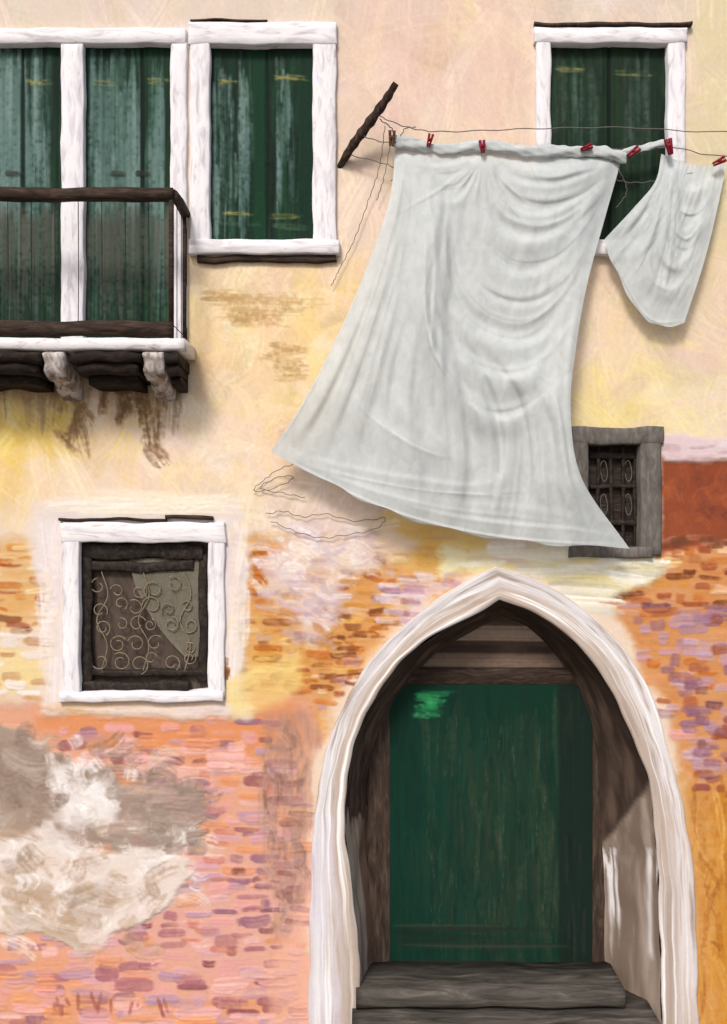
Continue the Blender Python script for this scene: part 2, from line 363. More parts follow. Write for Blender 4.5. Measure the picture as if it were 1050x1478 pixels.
for (a,b_,c_,d_) in [(352,800,385,800),(348,830,368,858),(360,815,385,845),(365,935,412,938),(345,825,358,800)]:
    for k in range(4): W.stroke(a+U_(-3,3),b_+U_(-4,4),c_+U_(-5,5),d_+U_(-4,4),9,CH([(186,104,38),(206,126,52),(146,84,36)]),.75,dry=.7,h=.001)
# lower left
zB=[(-120,1015),(455,1005),(448,1100),(442,1520),(-120,1520)]
R(zB,(224,164,134),14,10,1,h=Bm,dry=.1)
R([(60,1010),(420,1020),(430,1090),(200,1100),(40,1060)],(222,146,98),14,14,.95,dry=.2)
R([(-120,1380),(450,1400),(440,1520),(-120,1520)],(224,158,120),20,20,.8,dry=.3)
R([(200,1230),(450,1230),(440,1440),(120,1440)],(224,172,162),20,20,.8,dry=.3)
W.bricks([(90,1050),(400,1040),(440,1140),(440,1480),(60,1500),(-120,1500),(-120,1380),(180,1330)],[pinkc,(234,188,184),mauve,pinkc,(224,160,130),(140,82,88),lil,(224,150,104),(218,168,180),(172,112,120),lil],.95,15,40,13,jit=6)
W.bricks([(120,1060),(330,1060),(380,1120),(150,1150)],[(234,184,180),(238,188,178),(220,148,110),(236,176,172)],.9,15,66,17)
W.bricks([(200,1100),(440,1110),(440,1400),(120,1400)],[(146,88,88),mauve,(200,124,102),(120,70,70),lil],.34,15,32,9)
W.bricks([(-120,1400),(440,1390),(440,1510),(-120,1510)],[(230,160,112),pinkc,(232,180,174),(164,104,112),(222,150,120),lil],.8,15,54,15)
for k in range(14): 
    x=U_(0,250); W.stroke(x,U_(1430,1450),x+U_(-6,10),U_(1455,1475),6,(160,92,84),.8,dry=.5)
R([(385,1040),(452,1030),(446,1290),(395,1380),(380,1200)],(174,136,124),10,12,.75,dry=.6,tex='v')
W.broad(100,(385,1045,445,1340),ang=88,sp=18,cols=[(172,140,130),(202,162,148),(146,112,100),(216,166,130),(126,98,90)],w=(6,16),ln=(14,50),a=.7,soft=2.5)
R([(385,1380),(450,1290),(446,1520),(380,1520)],(232,178,156),14,12,.8,dry=.2)
# grey/white plaster remnants
R([(-120,1030),(40,1050),(120,1095),(200,1130),(290,1140),(290,1225),(180,1240),(60,1235),(-120,1230)],(164,146,134),8,18,1,h=.002,dry=.1)
R([(60,1105),(120,1095),(170,1140),(165,1200),(95,1195)],(236,230,226),8,12,.95,h=.004)
R([(-120,1190),(60,1200),(170,1225),(270,1240),(240,1300),(190,1340),(110,1375),(30,1340),(-120,1330)],(232,221,212),8,18,1,h=.004,dry=.1)
R([(20,1260),(180,1290),(120,1370),(60,1350),(30,1310)],(180,154,128),14,18,.85,dry=.3)
for k in range(320):
    x=U_(-110,290); y=U_(1060,1380)
    if (x-60)**2/225**2+(y-1215)**2/155**2>1: continue
    if y<1190: g=CH([(164,146,134),(148,130,116),(186,170,156),(136,116,104),(204,190,178)])
    elif random.random()<.3: g=CH([(176,148,122),(192,168,144),(158,136,116)])
    else: g=CH([(244,240,238),(236,222,216),(224,204,192),(248,246,246),(210,198,194)])
    W.stroke(x,y,x+U_(-34,70),y+U_(-30,30),U_(14,38),g,.65,bend=U_(-14,14),dry=.8,soft=3.5,h=.0014)
for k in range(44):
    x=random.gauss(120,26); y=random.gauss(1145,26); W.stroke(x,y,x+U_(-20,20),y+U_(-25,25),U_(14,28),CH([(244,240,238),(236,228,224),(248,246,246),(214,204,200)]),.65,bend=U_(-8,8),dry=.6,soft=3.5,h=.0012)
for k in range(34):
    x=U_(150,270); y=U_(1135,1228)
    W.stroke(x,y,x+32,y+U_(-3,3),19,CH([(162,146,134),(148,130,118),(180,158,146),(170,144,134)]),.8,dry=.5,h=.002,soft=2.5)
# halo round the small window
R([(48,730),(340,725),(358,800),(348,1000),(356,1035),(60,1030),(72,900),(50,800)],(230,218,213),12,12,1,h=.003)
for k in range(90):
    s_=CH('tlrb')
    if s_=='t': W.stroke(U_(40,250),U_(708,742),U_(200,360),U_(715,740),18,CH([(244,238,220),(240,228,222),(242,224,200)]),.6,dry=.7,soft=3.5,h=.001)
    if s_=='l': y=U_(740,950);W.stroke(U_(52,84),y,U_(52,84),y+80,18,CH([(236,228,230),(222,208,216),(240,222,204)]),.6,dry=.7,soft=3.5,h=.001)
    if s_=='r': y=U_(740,950);W.stroke(U_(325,358),y,U_(325,358),y+80,16,CH([(240,232,226),(222,208,210),(244,222,192)]),.6,dry=.7,soft=3.5,h=.001)
    if s_=='b': W.stroke(U_(50,250),U_(1008,1030),U_(160,410),U_(1006,1034),14,CH([(236,224,228),(240,214,178),(222,204,208),(234,190,146)]),.6,dry=.7,soft=3,h=.001)
R([(315,985),(430,940),(440,990),(340,1032)],(240,214,136),10,12,.85,dry=.3)
for k in range(28): W.stroke(U_(306,328),U_(938,985),U_(306,334),U_(955,998),U_(6,13),CH([(170,108,40),(196,136,60),(136,80,34),(120,74,36)]),.85,dry=.55,h=.0015)
W.c=np.clip(W.c,0,1); W.H+=W.big*.0025+W.hs*.0002
def axis(a,b,fa,fb,fs,cs):
    return np.concatenate([np.arange(a,fa,cs),np.arange(fa,fb,fs),np.arange(fb,b+cs*.5,cs)])
gx=axis(-675,1725,-15,1065,1.4,20); gy=axis(-420,1518,-15,1500,1.4,18); gy[-1]=1518
X,Y=np.meshgrid(gx,gy); c,h=W.sample(X,Y)
V=np.stack([(X-CX)*S,-h,ZC-(Y-CY)*S],-1).reshape(-1,3)
F=gridfaces(len(gy),len(gx))
cxs=(X[:-1,:-1]+X[1:,1:])/2; cys=(Y[:-1,:-1]+Y[1:,1:])/2
keep=np.ones(cxs.shape,bool)
for (a,b,c2,d2) in [(-245,66,258,500),(300,62,455,350),(790,60,968,350),(112,780,303,1000),(846,638,928,792)]:
    keep&=~((cxs>a)&(cxs<c2)&(cys>b)&(cys<d2))
OK_=[(445,1500),(447,1350),(452,1200),(468,1090),(499,1010),(547,940),(601,886),(660,847),(718,818),(790,845),(850,885),(905,942),(943,1010),(970,1100),(992,1190),(1004,1290),(1010,1500)]
IK_=[(522,1500),(516,1350),(499,1200),(504,1110),(527,1030),(571,965),(622,920),(678,889),(722,866),(772,885),(822,920),(866,970),(903,1040),(934,1120),(945,1200),(950,1290),(956,1500)]
BK_=[(542,1500),(538,1350),(528,1200),(532,1120),(550,1050),(590,985),(635,940),(685,908),(724,888),(762,905),(800,942),(828,985),(848,1050),(858,1120),(862,1200),(866,1290),(868,1500)]
def arc(k): 
    a=catmull(k[:9],14); b=catmull(k[8:],14); r=np.concatenate([a,b[1:]]); r[0,1]=r[-1,1]=1518; return r
Oc,Ic,Bc=arc(OK_),arc(IK_),arc(BK_)
mid=(Oc+Ic)/2
def pip(poly,X,Y):
    ins=np.zeros(X.shape,bool);n=len(poly)
    for i in range(n):
        ax,ay=poly[i];bx,by=poly[(i+1)%n]
        if ay==by: continue
        ins^=((ay>Y)!=(by>Y))&(X<(bx-ax)*(Y-ay)/(by-ay)+ax)
    return ins
mp=mid.copy(); mp[0,1]=mp[-1,1]=1600
keep&=~pip(mp,cxs,cys)
F=F[keep.ravel()]
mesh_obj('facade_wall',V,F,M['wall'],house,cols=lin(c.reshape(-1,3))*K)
b=Build(); x0,x1=P(-675,0)[0],P(1725,0)[0]; zt=P(0,-420)[2]
b.wbox(x0,x0+.3,.03,8,0,zt); b.wbox(x1-.3,x1,.03,8,0,zt); b.wbox(x0+.3,x1-.3,7.7,8,0,zt)
b.make('side_walls',M['plain'],house)
b=Build(); z=zt
b.v+= [(x0-.3,-.3,z),(x1+.3,-.3,z),(x1+.3,4,z+1.4),(x0-.3,4,z+1.4),(x0-.3,8.3,z),(x1+.3,8.3,z)]
b.f+= [(0,1,2,3),(3,2,5,4),(0,4,5,1)]
b.make('tiled_roof',M['tile'],house)
# ---------------------------------------------------------------- arched doorway
def arch_strip(name,profile,mat,colf,parent):
    n=len(Oc);V=[];C=[]
    nz=fbm(len(profile),n,7,12,4); nz2=fbm(len(profile),n,4,40,4); nz3=fbm(len(profile),n,14,18,3)
    for j,(t,d) in enumerate(profile):
        for i in range(n):
            q=Oc[i]*(1-t)+Ic[i]*t if t<=1 else Ic[i]*(2-t)+Bc[i]*(t-1)
            e=1.8*wob(q[0],q[1],j*.08)
            V.append(P(q[0]+e,q[1]+e*.5 if 0<i<n-1 else q[1],d+nz3[j,i]*.003)); C.append(colf(t,q[0],q[1],nz[j,i],nz2[j,i]))
    return mesh_obj(name,V,gridfaces(len(profile),n)[:,::-1],mat,parent,cols=lin(np.clip(np.array(C)/255.,0,1))*K)
def mixc(a,b,t): t=max(0,min(1,t)); return tuple(a[i]*(1-t)+b[i]*t for i in range(3))
def bandcol(t,x,y,n,n2):
    c=mixc((230,226,229),(190,174,162),(t-.36)*3.2+n*.6)
    c=mixc(c,(184,170,162),(.12-t)*5+n2*.3)
    if y>1180 and x<530: c=mixc(mixc((220,214,226),(184,168,154),(t-.55)*4),c,.3+n)
    if y>1150 and x>900: c=mixc(c,(200,184,174),.35+n*.9)
    c=mixc(c,(168,150,138),-n*1.0-.15)
    return mixc(c,(248,248,249),n2*1.3-.1)
prof=[(0,-.02),(0,.045)]+[(.03+.02*k,.055) for k in range(3)]+[(.1+.8*k/40,.058-.012*math.sin(k/40*math.pi)) for k in range(41)]+[(.94,.055),(.98,.05),(1,.04),(1,-.02)]
arch=empty('arched_doorway',parent=house)
arch_strip('stone_arch_surround',prof,M['stone_attr'],bandcol,arch)
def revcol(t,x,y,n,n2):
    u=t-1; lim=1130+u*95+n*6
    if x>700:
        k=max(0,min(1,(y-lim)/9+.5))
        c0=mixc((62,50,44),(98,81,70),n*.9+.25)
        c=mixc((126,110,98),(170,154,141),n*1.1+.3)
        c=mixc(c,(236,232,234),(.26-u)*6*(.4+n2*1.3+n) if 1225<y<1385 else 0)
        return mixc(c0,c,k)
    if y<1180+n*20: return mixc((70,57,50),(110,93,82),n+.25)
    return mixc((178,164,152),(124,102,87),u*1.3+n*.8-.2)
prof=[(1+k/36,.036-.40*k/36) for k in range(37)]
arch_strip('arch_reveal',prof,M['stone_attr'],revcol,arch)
T=Canvas(480,840,960,1520,(88,72,62))
T.broad(160,(500,860,900,1000),ang=2,sp=6,cols=[(84,68,60),(112,94,84),(64,52,45),(100,84,74)],w=(8,18),ln=(60,160),a=.8,soft=2,h=.001)
for y,cc in [(908,(180,158,142)),(913,(164,144,128)),(919,(170,150,136)),(936,(58,46,41)),(948,(124,106,94)),(956,(136,118,104)),(968,(46,37,33))]:
    T.stroke(612-(y-912)*1.2,y,835+(y-912)*.6,y+2,11,cc,.9,dry=.3,h=.004)
panel('tympanum_boards',T,500,860,910,1518,-.385,M['panel'],arch)
b=Build(); b.box(530,990,566,1440,-.372,-.33,bev=3); b.box(852,990,874,1440,-.372,-.33,bev=3)
b.box(566,1393,852,1440,-.372,-.345)
b.make('door_frame',M['brownV'],arch)
b=Build(); b.box(548,964,868,990,-.37,-.335,bev=3); b.make('door_head_beam',M['brown'],arch)
Dv=Canvas(540,980,880,1420,(14,50,38))
Dv.region([(640,1080),(790,1040),(810,1340),(680,1370),(620,1300)],(44,60,44),30,25,.75,dry=.5,tex='v')
for k in range(560):
    x=U_(560,808); y=U_(985,1380); rr=(x-560)/250
    pal=[(12,52,42),(16,60,48),(10,42,36),(18,56,46)] if random.random()>rr*.9 else [(40,58,44),(54,68,50),(30,48,38),(62,70,54),(24,44,36)]
    Dv.stroke(x,y,x+random.gauss(0,7),y+U_(30,130),U_(3,14),CH(pal),.5,dry=.9,h=.0005,bend=U_(-4,4),soft=2.5)
for k in range(110):
    x=U_(620,800); y=U_(1020,1340); Dv.stroke(x,y,x+random.gauss(0,5),y+U_(20,70),2.4,CH([(100,104,80),(82,90,70)]),.5,dry=1.15)
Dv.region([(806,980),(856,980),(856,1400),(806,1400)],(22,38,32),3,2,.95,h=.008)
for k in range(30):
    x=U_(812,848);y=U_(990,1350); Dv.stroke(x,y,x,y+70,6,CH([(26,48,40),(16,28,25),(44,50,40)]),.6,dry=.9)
for k in range(44): 
    y=U_(1000,1034); x=U_(592,620); Dv.stroke(x,y,x+U_(25,52)*(1-(y-1002)/60),y+U_(-4,6),U_(5,10),CH([(70,182,110),(44,150,88),(30,118,74),(20,90,60)]),.6,dry=.8,soft=3)
for k in range(22):
    y=U_(1335,1396); Dv.stroke(560+U_(0,40),y,760+U_(-60,90),y+2,8,CH([(30,42,34),(20,40,32),(60,66,52),(42,46,38)]),.6,dry=.8,soft=2.5)
panel('green_door_leaf',Dv,563,988,855,1395,-.325,M['panel'],arch)
# ---------------------------------------------------------------- shuttered windows
lights=[(108,136,132),(86,114,110),(126,148,144),(70,98,92)]
def shutter_canvas(x0,y0,x1,y1,cols,light,splits,lr=None,lmix=.6,lfrac=.5):
    cv=Canvas(x0-4,y0-4,x1+4,y1+4,cols[0]); h=y1-y0
    for k in range(int((x1-x0)*2.2)):
        x=U_(x0,x1); y=U_(y0-20,y1-h*.2)
        cv.stroke(x,y,x+random.gauss(0,3),min(y+U_(.2,.8)*h,y1),U_(3,13),CH(cols),.6,dry=.8,h=.0007,bend=U_(-2,2),soft=2.2)
    for (a,b_) in (lr or []):
        for k in range(int((b_-a)*light)):
            x=U_(a,b_); y=U_(y0,y0+h*lfrac)
            cv.stroke(x,y,x+random.gauss(0,2.5),y+U_(.2,.6)*h,U_(4,12),CH(lights),lmix,dry=.8,h=.0007,bend=U_(-2,2),soft=2.5)
    for sx in splits:
        cv.stroke(sx,y0-4,sx,y1+4,7,(14,28,22),.9,dry=.1,h=-.008)
    return cv
dk=[(22,46,34),(28,60,40),(18,36,30),(36,74,46),(12,28,24)]
def hinge(cv,a,y,c_,n=5,col=((150,140,78),(134,122,70),(168,156,92))):
    for k in range(n): cv.stroke(a+U_(-2,4),y+U_(-4,4),c_+U_(-6,4),y+U_(-3,5),U_(2.5,5),CH(col),.6,dry=.9,bend=U_(-2,4),h=.003)
wB=empty('shuttered_window',parent=house)
cv=shutter_canvas(298,60,458,352,dk,.9,[386],[(308,364)],.6,.7)
for k in range(34):
    x=U_(398,422); y=U_(66,230); cv.stroke(x,y,x+U_(-3,3),y+U_(50,110),U_(3,9),CH(lights),.6,dry=.8,soft=2.5)
cv.region([(364,60),(383,60),(383,345),(367,345)],(18,58,38),3,3,.85)
cv.region([(428,60),(456,60),(456,345),(432,345)],(18,44,34),4,5,.7)
for (a,y,c_) in [(312,118,350),(394,112,446),(322,308,366),(388,312,440)]: hinge(cv,a,y,c_)
cv.stroke(392,326,450,330,9,(96,112,92),.7,dry=.7,h=.003); cv.stroke(310,322,380,326,7,(74,100,88),.6,dry=.9,h=.003)
panel('shutter_leaves',cv,296,58,460,352,-.03,M['panel'],wB)
b=Build(); b.box(275,34,303,362,-.06,.045); b.box(451,34,485,362,-.06,.045); b.make('frame_jambs',M['whiteV'],wB)
b=Build(); b.box(272,31,487,64,-.06,.049); b.box(272,346,489,366,-.06,.07); b.make('frame_lintel_and_sill',M['whiteH'],wB)
b=Build(); b.box(284,367,487,377,-.01,.04,jit=2.6); b.box(276,28,388,31,0,.052,jit=1.5); b.make('brown_edge_strips',M['brown'],wB)  # lower brown strip stands in for the shadow under the sill
wC=empty('shuttered_window',parent=house)
cv=shutter_canvas(786,56,972,352,[(26,46,32),(32,56,38),(18,34,26),(38,60,40),(12,27,21),(44,54,42)],.4,[880],[(798,866),(905,940)],.2,.4)
for (a,y,c_) in [(800,99,846),(884,105,948)]: hinge(cv,a,y,c_,5,((128,126,80),(110,108,70),(140,138,92)))
panel('shutter_leaves',cv,786,56,972,352,-.03,M['panel'],wC)
b=Build(); b.box(774,40,795,362,-.06,.045); b.box(964,40,990,362,-.06,.045); b.make('frame_jambs',M['whiteV'],wC)
b=Build(); b.box(772,39,992,62,-.06,.049); b.box(770,346,993,367,-.06,.07); b.make('frame_lintel_and_sill',M['whiteH'],wC)
b=Build(); b.box(772,31,1000,36,-.01,.053,jit=2); b.make('dark_top_strip',M['brownV'],wC)  # thin dark brown strip along the top of the frame
wA=empty('balcony_door_window',parent=house)
for nm,(a,b_,lr) in {'shutter_leaves_inner':(118,250,[(130,204),(214,236)]),'shutter_leaves_outer':(-70,92,[(-60,10),(10,72)]),'shutter_leaves_end':(-250,-98,[(-240,-190)])}.items():
    cv=shutter_canvas(a,56,b_,510,dk,1.8,[(a+b_)/2+22],lr,.52,.42)
    for q in (a+14,(a+b_)/2+26): hinge(cv,q,118,q+40,5)
    for q in (a+40,a+76): cv.stroke(q,250,q+26,252,9,(40,44,38),.8,dry=.4,h=.004)
    for k in range(int((b_-a)*1.0)):
        x=U_(a,b_); cv.stroke(x,300+U_(-10,20),x+random.gauss(0,2),U_(380,500),U_(5,11),CH([(96,98,88),(78,80,72),(62,70,62)]),.45,dry=.9,soft=2.5)
    panel(nm,cv,a,58,b_,508,-.03,M['panel'],wA)
b=Build()
for (a,c_) in [(89,121),(246,270),(-102,-68),(-275,-245)]: b.box(a,62,c_,505,-.06,.04)
b.make('frame_jambs',M['whiteV'],wA)
b=Build(); b.box(-278,40,268,62,-.06,.046); b.make('frame_lintel',M['whiteH'],wA)
# window D small grille
wD=empty('iron_grille_window',parent=house)
b=Build(); b.box(90,754,115,1006,-.2,.035); b.box(300,754,324,1006,-.2,.035); b.make('frame_jambs',M['whiteV'],wD)
b=Build(); b.box(87,753,326,783,-.2,.039,jit=2); b.box(86,998,322,1013,-.2,.05,jit=2); b.make('frame_lintel_and_sill',M['whiteH'],wD)
b=Build(); b.box(84,747,240,751,0,.045,jit=1.8); b.box(240,745,306,751,0,.047,jit=2); b.make('brown_edge_strips',M['brown'],wD)
cv=Canvas(100,760,320,1020,(84,72,65))
cv.broad(160,(110,780,305,1000),ang=88,sp=20,cols=[(90,78,70),(72,60,54),(60,50,46),(104,91,82)],w=(6,16),ln=(30,90),a=.6,soft=2)
panel('dark_back_panel',cv,104,772,312,1008,-.10,M['panel'],wD)  # brown-painted backing panel stands in for the unlit interior
b=Build(); b.box(116,785,292,806,-.08,-.03,jit=3); b.box(120,810,280,824,-.08,-.04,jit=2.5); b.box(114,983,272,998,-.08,-.02,jit=2.5); b.box(126,966,292,976,-.08,-.04,jit=2); b.box(114,785,132,998,-.08,-.035,jit=2); b.box(288,800,300,985,-.08,-.045,jit=2)
b.make('grille_frame',M['iron'],wD)
ln=[]
def spiral(cx,cy,r,a0,turns,dirn,d=-.04):
    return [P(cx+r*(1-.6*t)*math.cos(a0+dirn*turns*6.283*t),cy+r*(1-.6*t)*math.sin(a0+dirn*turns*6.283*t),d) for t in np.linspace(0,1,30)]
for j,yy in enumerate([848,876,904,932,955]):
    for i,xx in enumerate([147,172,197,222,247,271]):
        if random.random()<.08: continue
        ln.append(spiral(xx+U_(-5,5),yy+U_(-6,6),U_(9,15),U_(0,6.28),CH([.9,1.0,1.2]),CH([-1,1]),-.046+U_(-.004,.004)))
for i in range(3):
    x=147+i*60; ln.append([P(q[0],q[1],-.048) for q in catmull([(x,825),(x+9,860),(x-7,895),(x+8,930),(x,968)],6)])
tube('scroll_ironwork',ln,.0042,M['ironlt'],wD,2)
V=[];n=16
for j in range(n):
    for i in range(n):
        v=j/(n-1);u=i/(n-1); xl=187+14*v+66*v*v; xr=294; x=xl+(xr-xl)*u; y=806+v*142
        V.append(P(x,y,-.062+.004*math.sin(u*9+v*2)))
mesh_obj('curtain',V,gridfaces(n,n),M['gauze'],wD)
# window E grey
wE=empty('barred_window',parent=house)
b=Build(); b.box(826,620,850,800,-.2,.03); b.box(925,618,955,802,-.2,.03); b.make('frame_jambs',M['greyV'],wE)
b=Build(); b.box(822,617,957,642,-.2,.034,jit=2); b.box(822,788,944,804,-.2,.045,jit=2); b.make('frame_lintel_and_sill',M['greyV'],wE)
b=Build(); b.box(838,628,938,802,-.16,-.12); b.make('dark_room',M['dark'],wE)
b=Build()
for x in (862,880,898,914): b.box(x,642,x+5,790,-.09,-.07,jit=1,bev=1)
b.box(850,652,925,662,-.1,-.065); b.box(850,700,925,706,-.1,-.068); b.box(852,752,925,760,-.1,-.066); b.make('window_bars',M['iron'],wE)
ln=[]
for x in (872,907):
    for y in (680,728): ln.append([P(x+5*math.cos(a)*(1+.2*math.sin(2*a)),y+15*math.sin(a),-.08) for a in np.linspace(0,6.283,20)])
tube('bar_rings',ln,.003,M['greyV'],wE,2)
# ================================================================ BALCONY
bal=empty('balcony'); dB=.46; f=(D-dB)/D
fx=lambda px:(px-CX)*S*f; fz=lambda py:ZC-(py-CY)*S*f
xr=fx(266)
b=Build()
def irr_slab(b,x0,x1,y0,y1,z0,z1,n,amp,bev=.012):
    rings=[]
    prof=[(y0+bev,z0),(y0,z0+bev),(y0,z1-bev),(y0+bev,z1),(y1,z1),(y1,z0)]
    for i in range(n+1):
        x=x0+(x1-x0)*i/n; ring=[]
        for k,(y,z) in enumerate(prof):
            ring.append(len(b.v)); b.v.append((x,y+amp*wob(x*160,k*9,2) if k<4 else y,z+amp*wob(x*210,k*11,5)))
        rings.append(ring)
    m=len(prof)
    for i in range(n):
        for k in range(m): b.f.append((rings[i][k],rings[i][(k+1)%m],rings[i+1][(k+1)%m],rings[i+1][k]))
    for r in (rings[0],rings[-1]):
        b.f.append((r[0],r[1],r[2],r[3])); b.f.append((r[0],r[3],r[4],r[5]))
irr_slab(b,-4.2,xr,-dB,0.0,fz(505),fz(487),60,.005)
b.make('stone_slab',M['ledge'],bal)
def corbel(b,xc,w,z):
    pr=catmull([(0,0),(-.43,0),(-.44,-.08),(-.42,-.15),(-.34,-.19),(-.25,-.185),(-.18,-.22),(-.1,-.26),(0,-.29)],3)
    m=len(pr); base=len(b.v); cols=7
    for q in range(cols):
        u=q/(cols-1)*2-1; e=.012*max(0,abs(u)-.6)/.4
        for k,(y,zz) in enumerate(pr): b.v.append((xc+u*w/2+.004*math.sin(zz*60+q),y*(1-e*2)+.004*math.sin(k*1.3+q),z+zz*(1-e*2)))
    for q in range(cols-1):
        for k in range(m-1): b.f.append((base+q*m+k,base+q*m+k+1,base+(q+1)*m+k+1,base+(q+1)*m+k))
    for q in (0,cols-1):
        i0=len(b.v); b.v.append(b.v[base+q*m]); 
        for k in range(1,m-2,2): b.f.append((i0,base+q*m+k,base+q*m+k+1,base+q*m+k+2))
b=Build()
for px in (84,226,-64,-220): corbel(b,(px-CX)*S*.95,.14,fz(505)-.004)
b.make('stone_corbels',M['corbel'],bal)
b=Build()
for (a,c_) in ((102,212),(-50,70),(-200,-80),(238,264)):
    for k,(dd0,dd1,h_) in enumerate(((.02,.445,.09),(.02,.41,.16),(.02,.30,.22))):
        xa=(a-CX)*S*.95;xb=(c_-CX)*S*.95; g=min(.045*k+.02,(xb-xa)*.3)
        irr_slab(b,xa+g,xb-g*.6,-dd1,-dd0,fz(505)-h_,fz(505)-h_+.085+(-.002 if k==0 else -.004),18,.02)
b.make('dark_timber_joists',M['black'],bal)
b=Build()
irr_slab(b,-4.2,fx(250),-dB-.01,-dB+.045,fz(288),fz(270),60,.006)
irr_slab(b,-4.2,fx(250),-dB+.0,-dB+.03,fz(484),fz(462),60,.007)
b.make('front_rails',M['brown'],bal)
tz=fz(279)
tube('side_top_rail',[[ (fx(249),-dB+.02,tz),(fx(250)+.004,-.25,tz+.004),(fx(250),.01,tz)]],.036,M['brown'],bal)
b=Build()
b.wbox(fx(244),fx(250),-dB+.002,-dB+.036,fz(487)-.002,tz); b.wbox(fx(247),fx(253),-.05,-.015,fz(487)-.002,tz)
b.make('posts',M['brown'],bal)
ln=[]
px=-330
while px<240:
    x=fx(px); ln.append([(x,-dB+.018,tz),(x+.003,-dB+.018,(tz+fz(487))/2),(x,-dB+.018,fz(480))]); px+=34
for yy in (.16,.32): ln.append([(fx(250),-yy,tz),(fx(250),-yy,fz(488))])
ln.append([(fx(251),-dB+.02,fz(470)),(fx(251),0,fz(470))])
tube('iron_balusters',ln,.003,M['iron'],bal,2)
# ================================================================ STEPS, PAVEMENT
st=Build()
def Xw(px,d): return P(px,0,d)[0]
irr_slab(st,Xw(514,.12),Xw(903,.12),-.12,.36,.36,.50,30,.008,.028)
irr_slab(st,Xw(508,.33),Xw(958,.33),-.36,.35,.18,.352,30,.008,.028)
irr_slab(st,Xw(500,.6),Xw(975,.6),-.62,.34,0.0,.176,24,.006,.02)
st.make('stone_steps',M['step'],None,smooth=False)
g=Build(); g.v=[(-150,-150,0),(150,-150,0),(150,150,0),(-150,150,0)]; g.f=[(0,1,2,3)]
g.make('pavement',M['pave'])
# ================================================================ LAUNDRY
def dist_poly(pts,poly):
    dm=np.full(len(pts),1e9); sgn=np.zeros(len(pts)); tt=np.zeros(len(pts)); n=len(poly)-1
    for i in range(n):
        a=poly[i];e=poly[i+1]-a; l2=(e@e)+1e-9
        t=np.clip(((pts-a)@e)/l2,0,1); q=pts-a-t[:,None]*e; dd=np.hypot(q[:,0],q[:,1])
        m=dd<dm; dm=np.where(m,dd,dm); cr=e[0]*q[:,1]-e[1]*q[:,0]; sgn=np.where(m,np.sign(cr),sgn); tt=np.where(m,(i+t)/n,tt)
    return dm,sgn,tt
def coons(top,bot,left,right,nu,nv):
    def rs(k,n):
        c=catmull(k,20); s=np.concatenate([[0],np.cumsum(np.hypot(*np.diff(c,axis=0).T))]); s/=s[-1]; u=np.linspace(0,1,n)
        return np.stack([np.interp(u,s,c[:,0]),np.interp(u,s,c[:,1])],-1)
    T_,B_,L_,R_=rs(top,nu),rs(bot,nu),rs(left,nv),rs(right,nv)
    u=np.linspace(0,1,nu)[None,:,None]; v=np.linspace(0,1,nv)[:,None,None]
    return (1-v)*T_[None]+v*B_[None]+(1-u)*L_[:,None]+u*R_[:,None]-((1-u)*(1-v)*T_[0]+u*(1-v)*T_[-1]+(1-u)*v*B_[0]+u*v*B_[-1])
def cloth(name,top,bot,left,right,nu,nv,ridges,depthf,fold=.004):
    G=coons(top,bot,left,right,nu,nv); pts=G.reshape(-1,2)
    U,Vv=np.meshgrid(np.linspace(0,1,nu),np.linspace(0,1,nv)); u=U.ravel(); v=Vv.ravel()
    h=np.zeros(len(pts))
    for (kp,w,amp,sk) in ridges:
        kp=np.array(kp,float); m=w*3.2
        idx=np.where((pts[:,0]>kp[:,0].min()-m-12)&(pts[:,0]<kp[:,0].max()+m+12)&(pts[:,1]>kp[:,1].min()-m-12)&(pts[:,1]<kp[:,1].max()+m+12))[0]
        if len(idx)==0: continue
        dd,sg,tt=dist_poly(pts[idx],catmull(kp,6)); s=dd*sg
        taper=np.clip(np.sin(np.clip(tt,0,1)*math.pi)*1.3,0,1)
        ww=w*(1+sk*np.tanh(s/w*2))
        h[idx]+=amp*taper*np.exp(-(dd/ww)**2)
    nz=fbm(nv,nu,nv/3.,nu/10.,3).ravel()
    h+=fold*nz
    d=depthf(u,v,pts)+h
    f=(D-d)/D
    V=np.stack([(pts[:,0]-CX)*S*f,-d,ZC-(pts[:,1]-CY)*S*f],-1)
    return mesh_obj(name,V,gridfaces(nv,nu),M['cloth'])
def family(curves,w,a,sk=.5,nfine=2,fa=.007,fw=3.2,jit=4,mainp=1.):
    out=[]
    for i,k in enumerate(curves):
        kk=[(x+random.gauss(0,jit*.4),y+random.gauss(0,jit*.6)) for x,y in k]
        out.append((kk,w*U_(.8,1.5),a*U_(.6,1.2),sk))
        if i+1<len(curves):
            A=catmull(k,5); B=catmull(curves[i+1],5); s=np.linspace(0,1,7)
            ra=np.stack([np.interp(s,np.linspace(0,1,len(A)),A[:,j]) for j in (0,1)],-1); rb=np.stack([np.interp(s,np.linspace(0,1,len(B)),B[:,j]) for j in (0,1)],-1)
            for q in range(nfine):
                t=U_(.1,.9); C=ra*(1-t)+rb*t; i0=random.randint(0,2); i1=random.randint(i0+4,7); C=C[i0:i1]+rng.normal(0,jit*.3,(i1-i0,2))
                if len(C)>=3: out.append((C.tolist(),fw*U_(.8,2.2),fa*U_(.4,1.2),U_(-.5,.5)))
    return out
F1=[[(582,218),(562,320),(522,440),(468,570),(420,640)],
    [(586,218),(572,330),(540,450),(494,580),(455,665)],
    [(590,218),(584,340),(560,450),(524,580),(500,690)],
    [(594,218),(600,330),(586,430),(556,560),(548,710)],
    [(598,220),(616,330),(606,430),(590,560),(590,730)],
    [(602,222),(630,330),(632,420),(630,560),(640,740)]]
